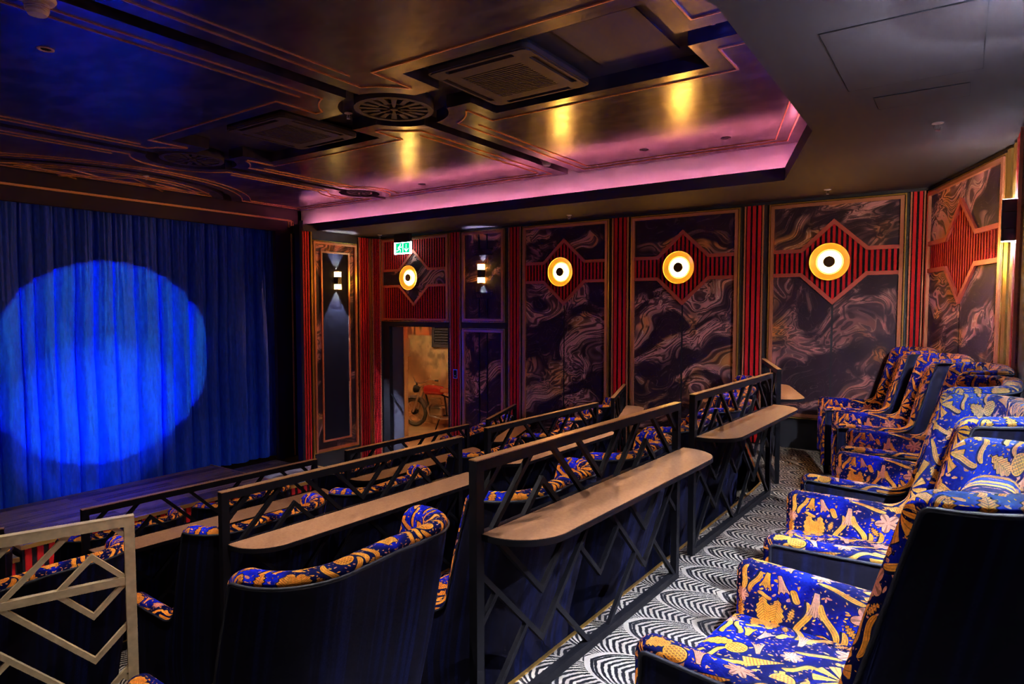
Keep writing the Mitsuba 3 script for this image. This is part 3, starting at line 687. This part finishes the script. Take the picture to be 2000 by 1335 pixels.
# ------------------------------------------------------------------ doorway, corridor and what stands there
dk = 'door_1'
scene[dk + '__frame'] = mikit.ply(WR.ext(box(DX0 - .10, 0, DX1 + .03, DZ + .085).difference(box(DX0, -.1, DX1, DZ)), -.16, .02), 'm_black'); tag(dk, kind='structure')
WD = Wall((DX0 + .0, Y1 + .02), (math.cos(.9), math.sin(.9)), (math.sin(.9), -math.cos(.9)))
dl = thing('door_leaf', 'dark door leaf folded open at the left of the doorway', 'door')
put(dl, 'leaf', mikit.ply(WR.ext(box(DX0 - .0, .02, DX0 + .27, DZ - .01), -.10, -.05), 'm_door'))
put(dl, 'edge', mikit.ply(WR.ext(box(DX0 + .27, .02, DX0 + .285, DZ - .01), -.12, -.03), 'm_chrome'), 'pale metal door edge')
put(dl, 'pull_bar', mikit.ply(tube([WR.p(DX0 + .02, 1.28, .02), WR.p(DX0 + .28, 1.03, .03)], .012, 8), 'm_iron', smooth=30), 'slanting dark pull bar')
cr = thing('card_reader', 'small card reader plate on the pilaster right of the doorway', 'card reader')
put(cr, 'plate', mikit.ply(WR.ext(box(-6.40, 1.62, -6.32, 1.76), .026, .040), 'm_chrome')); put(cr, 'face', mikit.ply(WR.ext(box(-6.39, 1.632, -6.33, 1.748), .040, .044), 'm_void')); put(cr, 'led', mikit.ply(WR.ext(Point(-6.36, 1.66).buffer(.01), .044, .047), 'm_white'))
YB = 11.2
struct('corridor_floor', bx(-13.2, -6.1, 7.745, YB + .3, -.10, .0), 'm_concrete')
struct('corridor_wall_back', bx(-13.2, -6.1, YB, YB + .12, 0, 3.2), 'm_plaster')
struct('corridor_wall_left', bx(-13.3, -13.2, 7.6, YB + .1, 0, 3.2), 'm_plaster')
struct('corridor_wall_right', bx(-6.2, -6.1, 7.75, YB + .1, 0, 3.2), 'm_plaster')
struct('corridor_ceiling', bx(-13.3, -6.1, 7.745, YB + .1, 3.2, 3.3), 'm_black')

# things in the corridor
sw = thing('window_shutter', 'grey louvred shutter high on the plaster wall behind the doorway', 'shutter')
WB2 = Wall((0, YB), (1, 0), (0, -1))
put(sw, 'frame', mikit.ply(WB2.ext(frame_ring(box(-10.08, 1.80, -8.9, 3.05), .07), 0, .06), 'm_shutter'))
put(sw, 'back', mikit.ply(WB2.ext(box(-10.01, 1.87, -8.97, 2.98), 0, .015), 'm_void'))
for i in range(17):
    m = trimesh.creation.box((1.04, .045, .012)); m.apply_transform(trimesh.transformations.rotation_matrix(.7, (1, 0, 0))); m.apply_translation((-9.49, YB - .035, 1.905 + i * .063)); put(sw, 'slat', mikit.ply(m, 'm_shutter'))
wl = thing('wall_box', 'small framed metal box on the plaster wall left of the motorcycle', 'wall box')
put(wl, 'case', mikit.ply(WB2.ext(box(-11.06, 1.55, -10.82, 1.98), 0, .10), 'm_chrome')); put(wl, 'face', mikit.ply(WB2.ext(box(-11.03, 1.58, -10.85, 1.95), .10, .11), 'm_leather'))
put(wl, 'hook', mikit.ply(tube([WB2.p(-10.94, 1.98, .05), WB2.p(-10.94, 2.05, .06), WB2.p(-10.90, 2.09, .08)], .012, 6), 'm_iron', smooth=True))
ck = thing('corridor_lamp', 'warm lamp high in the corridor beyond the doorway, above the motorcycle', 'lamp')
m = lathe([(0, 0), (.09, 0), (.09, -.03), (0, -.03)], 24); m.apply_translation((-10.3, 9.4, 3.19)); m = outward(m); sh = mikit.ply(m, 'm_white'); sh['emitter'] = {'type': 'area', 'radiance': rgb(1300, 610, 230)}; scene[ck] = sh
lk = thing('corridor_lamp', 'warm lamp just inside the corridor beyond the doorway', 'lamp')
m = lathe([(0, 0), (.09, 0), (.09, -.03), (0, -.03)], 24); m.apply_translation((-8.6, 8.7, 3.19)); m = outward(m); sh = mikit.ply(m, 'm_white'); sh['emitter'] = {'type': 'area', 'radiance': rgb(420, 190, 66)}; scene[lk] = sh

# red motorcycle, front to the left
mk = thing('motorcycle', 'old red motorcycle parked by the plaster wall beyond the doorway', 'motorcycle')
BM = np.eye(4); ang = math.radians(8)
BM[:3, :3] = trimesh.transformations.rotation_matrix(ang, (0, 0, 1))[:3, :3]; BM[:3, 3] = (-10.22, 10.72, 0)
def bk(name, m, mat, parent=mk, smooth=30, label=None): return put(parent, name, mikit.ply(xf(m, BM), mat, smooth=smooth), label)
def ring(cx, cz, R, r, y=0, sides=10, seg=48, squash=1.0):
    a = np.linspace(0, 2 * math.pi, seg, endpoint=False); m = tube(np.stack([cx + R * np.cos(a), a * 0 + y, cz + R * np.sin(a)], 1), r, sides, True); m.vertices[:, 1] = y + (m.vertices[:, 1] - y) * squash; return m
def wheel(cx, name):
    w = put(mk, name, mikit.ply(xf(ring(cx, .335, .29, .045, squash=.9), BM), 'm_rubber', smooth=True), 'black tyre')
    put(w, 'rim', mikit.ply(xf(ring(cx, .335, .245, .016, squash=1.4), BM), 'm_chrome', smooth=True), 'chrome rim')
    h = trimesh.creation.cylinder(.06, .12, sections=20); h.apply_transform(trimesh.transformations.rotation_matrix(math.pi / 2, (1, 0, 0))); h.apply_translation((cx, 0, .335))
    put(w, 'brake_drum', mikit.ply(xf(h, BM), 'm_iron', smooth=30))
    put(w, 'spokes', mikit.ply(xf(cat([tube([(cx + .05 * math.cos(a), s * .04, .335 + .05 * math.sin(a)), (cx + .245 * math.cos(a + .25 * s), 0, .335 + .245 * math.sin(a + .25 * s))], .0025, 4) for i in range(16) for s in (-1, 1) for a in [2 * math.pi * i / 16]]), BM), 'm_chrome', smooth=True))
wheel(0, 'wheel'); wheel(1.30, 'wheel')
def fender(cx, a0, a1, mat):
    a = np.linspace(a0, a1, 24); v = []; f = []
    for t in a:
        for y, dr_ in ((-.065, -.035), (-.05, .005), (0, .02), (.05, .005), (.065, -.035)): v.append((cx + (.365 + dr_) * math.cos(t), y, .335 + (.365 + dr_) * math.sin(t)))
    for i in range(len(a) - 1):
        for j in range(4): q = i * 5 + j; f.append((q, q + 1, q + 6, q + 5))
    return trimesh.Trimesh(*meshkit.arrays((np.array(v), np.array(f)))[:2], process=False)
bk('front_fender', fender(0, .35, 3.0, 0), 'm_plum'); bk('rear_fender', fender(1.30, .1, 2.6, 0), 'm_bikered')
for s in (-1, 1): bk('fork_leg', tube([(0, s * .085, .335), (.16, s * .085, .75), (.24, s * .08, .95)], [.022, .024, .022], 10), 'm_chrome', smooth=True)
bk('headlight', xf(lathe([(0, .14), (.03, .13), (.075, .06), (.088, 0), (.088, -.015), (0, -.03)], 28), T3(.02, 0, .86) @ trimesh.transformations.rotation_matrix(-math.pi / 2, (0, 1, 0)) @ np.diag([1, 1, -1, 1.])), 'm_iron')
bk('handlebar', tube([(.30, -.36, 1.03), (.20, -.28, 1.06), (.20, -.1, 1.0), (.20, .1, 1.0), (.20, .28, 1.06), (.30, .36, 1.03)], .012, 8), 'm_chrome', smooth=True)
for s in (-1, 1): bk('grip', tube([(.30, s * .36, 1.03), (.36, s * .42, 1.02)], .018, 8), 'm_rubber', smooth=True)
for s in (-1, 1): bk('mirror_stalk', tube([(.24, s * .3, 1.05), (.2, s * .34, 1.16)], .006, 6), 'm_chrome', smooth=True)
tk = rbox(.50, .25, .22, .09); tk.vertices[:, 1] *= 1 - .35 * (tk.vertices[:, 0] + .25); tk.vertices[:, 2] *= 1 - .25 * (tk.vertices[:, 0] + .25); tk.apply_translation((.52, 0, .86)); tnk = bk('fuel_tank', tk, 'm_bikered', smooth=True, label='glossy red fuel tank')
put(tnk, 'cap', mikit.ply(xf(lathe([(0, .02), (.03, .02), (.03, 0), (0, 0)], 16), BM @ T3(.50, 0, .968)), 'm_chrome'))
se = rbox(.62, .24, .09, .04); se.apply_translation((1.05, 0, .87)); bk('seat', se, 'm_leather', smooth=True, label='brown leather seat')
bk('seat_spring', cat([ring(.98, .78, .035, .008, y=s * .08) for s in (-1, 1)]), 'm_chrome', smooth=True)
bk('frame_tube', cat([tube([(.24, 0, .92), (.36, 0, .55), (.45, 0, .33), (.85, 0, .30), (1.30, .06, .335)], .02, 8), tube([(.24, 0, .90), (.8, 0, .74), (1.3, .07, .60)], .018, 8), tube([(.8, 0, .74), (.86, 0, .32)], .018, 8)]), 'm_iron', smooth=True)
en = rbox(.34, .22, .22, .06); en.apply_translation((.63, 0, .40)); eg = bk('engine', en, 'm_chrome', smooth=True, label='metal engine block')
for i in range(6): f_ = rbox(.20 - .006 * i, .20, .016, .007, 1); f_.apply_translation((.60 - .006 * i, 0, .53 + .03 * i)); put(eg, 'cooling_fin', mikit.ply(xf(f_, BM), 'm_chrome'))
bk('exhaust', tube([(.52, -.10, .60), (.42, -.13, .45), (.5, -.14, .30), (.8, -.14, .25), (1.0, -.14, .28), (1.55, -.14, .36)], [.02, .02, .02, .022, .04, .042], 10), 'm_chrome', smooth=True)
bk('kick_stand', tube([(.75, -.1, .28), (.72, -.24, .02)], .012, 6), 'm_iron', smooth=True)

# ------------------------------------------------------------------ row railings with a drinks shelf
SEGS = [((-.42, .19), (-.03, 1.335)), ((-.045, 1.745), (.035, 3.52)), ((-.01, 3.88), (.06, 5.57)), ((.045, 5.94), (-.375, 7.13))]
ROWN = ['back row', 'second row', 'third row']
POSN = ['leftmost', 'second from the left', 'third from the left', 'angled towards the right wall']
RH = 1.017
def railing(r, s):
    (xa, ya), (xb, yb) = SEGS[s]
    p0, p1 = np.array([RAILX[r] + xa, ya]), np.array([RAILX[r] + xb, yb]); L = np.linalg.norm(p1 - p0); U = (p1 - p0) / L
    W = Wall(p0, U, (U[1], -U[0])); z0 = HT * (2 - r) + HT
    mat = 'm_brushed' if (s == 0 and r == 1) else 'm_iron'
    key = thing('row_railing', f'{"brushed metal" if mat == "m_brushed" else "black iron"} lattice railing in front of the {ROWN[r]}, {POSN[s]}', 'railing', 'lattice railings in front of the rows')
    P = box(0, z0 + .004, L, z0 + RH)
    put(key, 'frame', mikit.ply(W.ext(frame_ring(P, .040), -.018, .018), mat), 'rectangular outer frame')
    put(key, 'top_rail', mikit.ply(W.ext(box(0, z0 + RH, L, z0 + RH + .004), -.019, .019), 'm_brushed' if mat == 'm_brushed' else 'm_bronze'), 'bronze capping strip along the top')
    zm = z0 + .735
    put(key, 'middle_bar', mikit.ply(W.ext(box(.04, zm - .017, L - .04, zm + .017), -.014, .014), mat))
    inn = P.buffer(-.038, join_style='mitre').difference(box(0, zm - .016, L, zm + .016))
    cs, hw = ((.42, L - .42), L / 2 - .42) if L > 1.5 else ((L - .16, L - 1.05), .445)
    bars = []
    for c in cs:
        cell = inn.intersection(box(c - max(hw, .42), z0, c + max(hw, .42), z0 + 2))
        V3 = Polygon([(c - 2, zm + 2 - .52), (c, zm - .52), (c + 2, zm + 2 - .52)])
        for R in (.13, .325, .52):
            for sx in (-1, 1):
                for sz in (-1, 1):
                    ln = LineString([(c + sx * R, zm), (c, zm + sz * R)]).buffer(.0105, cap_style='square').intersection(cell)
                    bars += [q for q in polys(ln) if q.area > 4e-4]
        for kk in (.10, .29, .48):
            for sx in (-1, 1):
                q0 = (c + sx * kk, zm - .52 + kk)
                ln = LineString([q0, (q0[0] + sx, q0[1] - 1)]).buffer(.0105, cap_style='flat').intersection(cell).difference(V3)
                bars += [q for q in polys(ln) if q.area > 4e-4]
    for q in bars: put(key, 'lattice_bar', mikit.ply(W.ext(q, -.010, .010), mat))
    if s:
        sd = .245; rr = .20
        sp = box(.03, -.3, L + .05, sd).buffer(-rr).buffer(rr, 12).intersection(box(0, .016, L + .2, sd))
        M = np.eye(4); M[:3, 0] = W.U; M[:3, 1] = W.N; M[:3, 3] = W.O
        sm = ext(sp, zm - .004, zm + .018); sm.vertices = sm.vertices @ M[:3, :3].T + M[:3, 3]
        if np.linalg.det(M[:3, :3]) < 0: sm.faces = sm.faces[:, ::-1]
        sk = put(key, 'drinks_shelf', mikit.ply(sm, 'm_shelf'), 'brown drinks shelf with rounded ends')
        em = ext(sp.buffer(.004).difference(sp), zm - .006, zm + .016); em.vertices = em.vertices @ M[:3, :3].T + M[:3, 3]
        if np.linalg.det(M[:3, :3]) < 0: em.faces = em.faces[:, ::-1]
        put(sk, 'edge_band', mikit.ply(em, 'm_iron'))
        for q in (.22, L - .22): put(key, 'shelf_bracket', mikit.ply(W.ext(box(q - .012, zm - .02, q + .012, zm - .004), .0, sd - .05), 'm_iron'))
for r in range(3):
    for s in range(4):
        if (r, s) in ((0, 0),): continue
        railing(r, s)

# ------------------------------------------------------------------ armchairs
AW, XS, AR, TH = .408, .545, .235, .085
ARM, TOP, Z0c = .64, 1.182, .09
_arc = AR * math.pi / 2; _bk = 2 * (AW - AR); STOT = 2 * XS + 2 * _arc + _bk
def upath(s, n):
    """plan position of unrolled length s at outward offset n (0 = middle of the thickness)"""
    s = np.asarray(s, float); n = np.asarray(n, float); x = np.zeros_like(s + n); y = np.zeros_like(x)
    R = AR - TH / 2 + n; w = AW - TH / 2 + n
    m = s <= XS; x = np.where(m, s, x); y = np.where(m, -w, y)
    a = (s - XS) / AR; m = (s > XS) & (s <= XS + _arc); x = np.where(m, XS + R * np.sin(a), x); y = np.where(m, -(AW - AR) - R * np.cos(a), y)
    q = s - XS - _arc; m = (q > 0) & (q <= _bk); x = np.where(m, XS + R, x); y = np.where(m, -(AW - AR) + q, y)
    q = s - XS - _arc - _bk; a = q / AR; m = (q > 0) & (q <= _arc); x = np.where(m, XS + R * np.cos(a), x); y = np.where(m, (AW - AR) + R * np.sin(a), y)
    q = s - XS - 2 * _arc - _bk; m = q > 0; x = np.where(m, XS - q, x); y = np.where(m, w, y)
    return x, y
def lean(x, z):
    t = np.clip((x - .22) / .30, 0, 1); t = t * t * (3 - 2 * t)
    return x + t * np.maximum(z - .40, 0) * .215
hp = [(0, Z0c), (0, ARM), (.462, ARM - .012), (.492, TOP - .010), (STOT / 2, TOP + .008)]
reg = Polygon(hp + [(STOT - a, b) for a, b in hp[-2::-1]])
reg = reg.buffer(-.05).buffer(.05, 10).buffer(.062, 10).buffer(-.062, 10).union(box(0, Z0c, STOT, .30))
rgc = np.array(reg.exterior.coords)
ring_ = LineString(rgc); n_ = int(ring_.length / .014)
pr_ = np.array([ring_.interpolate(i / n_, True).coords[0] for i in range(n_)])
st_ = int(np.argmin(np.hypot(pr_[:, 0], pr_[:, 1] - Z0c))); pr_ = np.roll(pr_, -st_, 0)
if pr_[10, 0] > pr_[10, 1]: pr_ = np.roll(pr_[::-1], 1, 0)
keep = [i for i in range(n_) if not (pr_[i, 1] < Z0c + .004)]
prof = np.vstack([[0, Z0c], pr_[keep], [STOT, Z0c]])
tg = np.gradient(prof, axis=0); tg[0] = tg[1] = (0, 1); tg[-1] = tg[-2] = (0, -1); tg /= np.linalg.norm(tg, axis=1, keepdims=True)
for _ in range(3): tg[2:-2] = (tg[1:-3] + 2 * tg[2:-2] + tg[3:-1]) / 4
tg /= np.linalg.norm(tg, axis=1, keepdims=True)
N2 = np.stack([-tg[:, 1], tg[:, 0]], 1); RI = .032
inset = prof - N2 * RI; K = len(prof)
bot = np.stack([np.clip(inset[:, 0], 0, STOT), np.full(K, Z0c)], 1)
def grid(cols, uvs, closed=False):
    R_, C_ = cols.shape[:2]; v = cols.reshape(-1, 3); ii, jj = np.meshgrid(np.arange(R_ - 1), np.arange(C_ - 1), indexing='ij'); a = (ii * C_ + jj).ravel()
    q = np.stack([a, a + 1, a + 1 + C_, a + C_], 1); f = np.vstack([q[:, [0, 1, 2]], q[:, [0, 2, 3]]])
    return trimesh.Trimesh(v, f, process=False), (None if uvs is None else uvs.reshape(-1, 2))
def place2(S2, n):
    x, y = upath(S2[..., 0], n); y = y * (1 - .10 * np.clip((.9 - S2[..., 1]) / .8, 0, 1) * np.clip((x - .25) / .4, 0, 1)); return np.stack([lean(x, S2[..., 1]), y, S2[..., 1]], -1)
vv = np.linspace(0, 1, 12)[:, None, None]
face = bot[None] * (1 - vv) + inset[None] * vv
bulge = .010 * np.sin(np.pi * np.linspace(0, 1, 12))[:, None]
wr_ = .0035 * (meshkit.fbm(np.stack([face[..., 0] * 26, face[..., 1] * 9, face[..., 0] * 0], -1), 3, 4) - .5) * 2
m_outer, uv_outer = grid(place2(face, np.full(face.shape[:2], TH / 2) + bulge + wr_), face.copy())
fi = face[::-1]
ph = np.linspace(0, math.pi, 11)
rimS = inset[None] + N2[None] * (RI * np.sin(ph) ** .8)[:, None, None]; rimN = -np.cos(ph)[:, None] * TH / 2 + np.zeros((11, K))
inner_cols = np.concatenate([place2(face, np.full(face.shape[:2], -TH / 2) - bulge), place2(rimS[1:], rimN[1:])], 0)
uvi = np.concatenate([face, inset[None] + N2[None] * (ph[1:] * .05)[:, None, None]], 0)
uvi = np.stack([np.minimum(uvi[..., 0], STOT - uvi[..., 0]), .655 - uvi[..., 1]], -1)
m_inner, uv_inner = grid(inner_cols, uvi); m_inner.faces = m_inner.faces[:, ::-1]
seam = place2(inset, np.full(K, TH / 2 + .002)); m_pipe = tube(seam[1:-1], .0065, 6)
def pillow(sx, sy, sz, r, crown):
    m = rbox(sx, sy, sz, r, 2).subdivide_to_size(.06, max_iter=12); v = m.vertices; k = np.clip(1 - (2 * v[:, 0] / sx) ** 2, 0, 1) * np.clip(1 - (2 * v[:, 1] / sy) ** 2, 0, 1)
    v[:, 2] += crown * k * np.sign(v[:, 2]) * (np.abs(v[:, 2]) > sz * .3); m.vertices = v; m.merge_vertices(); return m
m_seat = pillow(.70, 2 * (AW - TH) + .005, .17, .05, .022); m_seat.apply_translation((.345, 0, .375))
uv_seat = np.stack([m_seat.vertices[:, 0] + .2 * (m_seat.vertices[:, 1] > 9), m_seat.vertices[:, 1] * .97 + .31 - .9 * np.minimum(m_seat.vertices[:, 2] - .43, 0)], 1)
bh = .68
m_back = pillow(bh, 2 * (AW - TH) + .004, .13, .05, .02)
la = math.radians(90 - 12.1)
v = m_back.vertices; uv_back = np.stack([v[:, 1] + .37, -v[:, 0] + .11], 1)
vb = np.stack([v[:, 2] * -1, v[:, 1], v[:, 0]], 1)                 # height along local x -> z
vb[:, 2] += .405 + bh / 2; vb[:, 0] = vb[:, 0] + .615 + (vb[:, 2] - .42) * .215
m_back = trimesh.Trimesh(vb, m_back.faces, process=False)
if m_back.volume < 0: m_back.invert()
m_base = bx(.03, XS + AR - .12, -(AW - TH) - .01, AW - TH + .01, .10, .31)
uv_base = np.stack([m_base.vertices[:, 1] + m_base.vertices[:, 0], m_base.vertices[:, 2]], 1)
legs = [lathe([(0, 0), (.020, 0), (.028, .10), (0, .10)], 12) for _ in range(4)]
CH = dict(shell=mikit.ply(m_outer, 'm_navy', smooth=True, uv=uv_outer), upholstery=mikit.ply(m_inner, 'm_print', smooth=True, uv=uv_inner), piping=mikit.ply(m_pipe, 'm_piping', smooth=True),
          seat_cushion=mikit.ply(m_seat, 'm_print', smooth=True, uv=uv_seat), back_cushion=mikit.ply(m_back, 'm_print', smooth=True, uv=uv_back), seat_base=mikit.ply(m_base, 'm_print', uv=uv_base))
LEG = []
for lx, ly in ((.05, -.34), (.05, .34), (.66, -.30), (.66, .30)):
    q = legs[0].copy(); q.apply_translation((lx, ly, 0)); LEG.append(mikit.ply(q, 'm_iron', smooth=30))
PART_LABEL = dict(shell='plain dark navy velvet outer shell', upholstery='blue and orange botanical print lining and arms', seat_cushion='botanical print seat cushion', back_cushion='botanical print back cushion')
def armchair(x, y, z, rot, label, group):
    key = thing('armchair', label, 'armchair', group)
    M = T().translate([x, y, z]).rotate([0, 0, 1], rot)
    for n, sh in CH.items(): put(key, n, sh, PART_LABEL.get(n), to_world=M)
    for q in LEG: put(key, 'leg', q, to_world=M)
ORD = ['first', 'second', 'third', 'fourth', 'fifth', 'sixth', 'seventh', 'eighth']
def row(lst, z, rowname, group):
    lst = sorted(lst, key=lambda c: -c[1])
    for i, (x, y, rot) in enumerate(lst): armchair(x, y, z, rot, f'blue and orange botanical print armchair, {rowname}, {ORD[i]} from the right wall', group)
row([(-.69, 2.03, -6), (-.67, 3.07, 5), (-.68, 4.20, -5), (-.68, 5.12, 4), (-.88, 6.02, 9), (-1.13, 6.93, 12)], 3 * HT, 'back row', 'armchairs in the back row')
base = [(-2.395, 1.415, 1), (-2.33, 2.47, -1), (-2.29, 3.35, 1), (-2.31, 4.28, -3), (-2.31, 5.18, 3), (-2.50, 6.04, 8), (-2.68, 6.96, 11)]
row(base, 2 * HT, 'second row', 'armchairs in the second row')
b3 = [(x - 1.65 - .10 * (y < 1.8), y - .33 * (y < 3.6), a) for x, y, a in base]
row(b3, HT, 'third row', 'armchairs in the third row')
row([(x - 1.63, y, a) for x, y, a in b3], 0, 'front row by stage', 'armchairs in the front row')
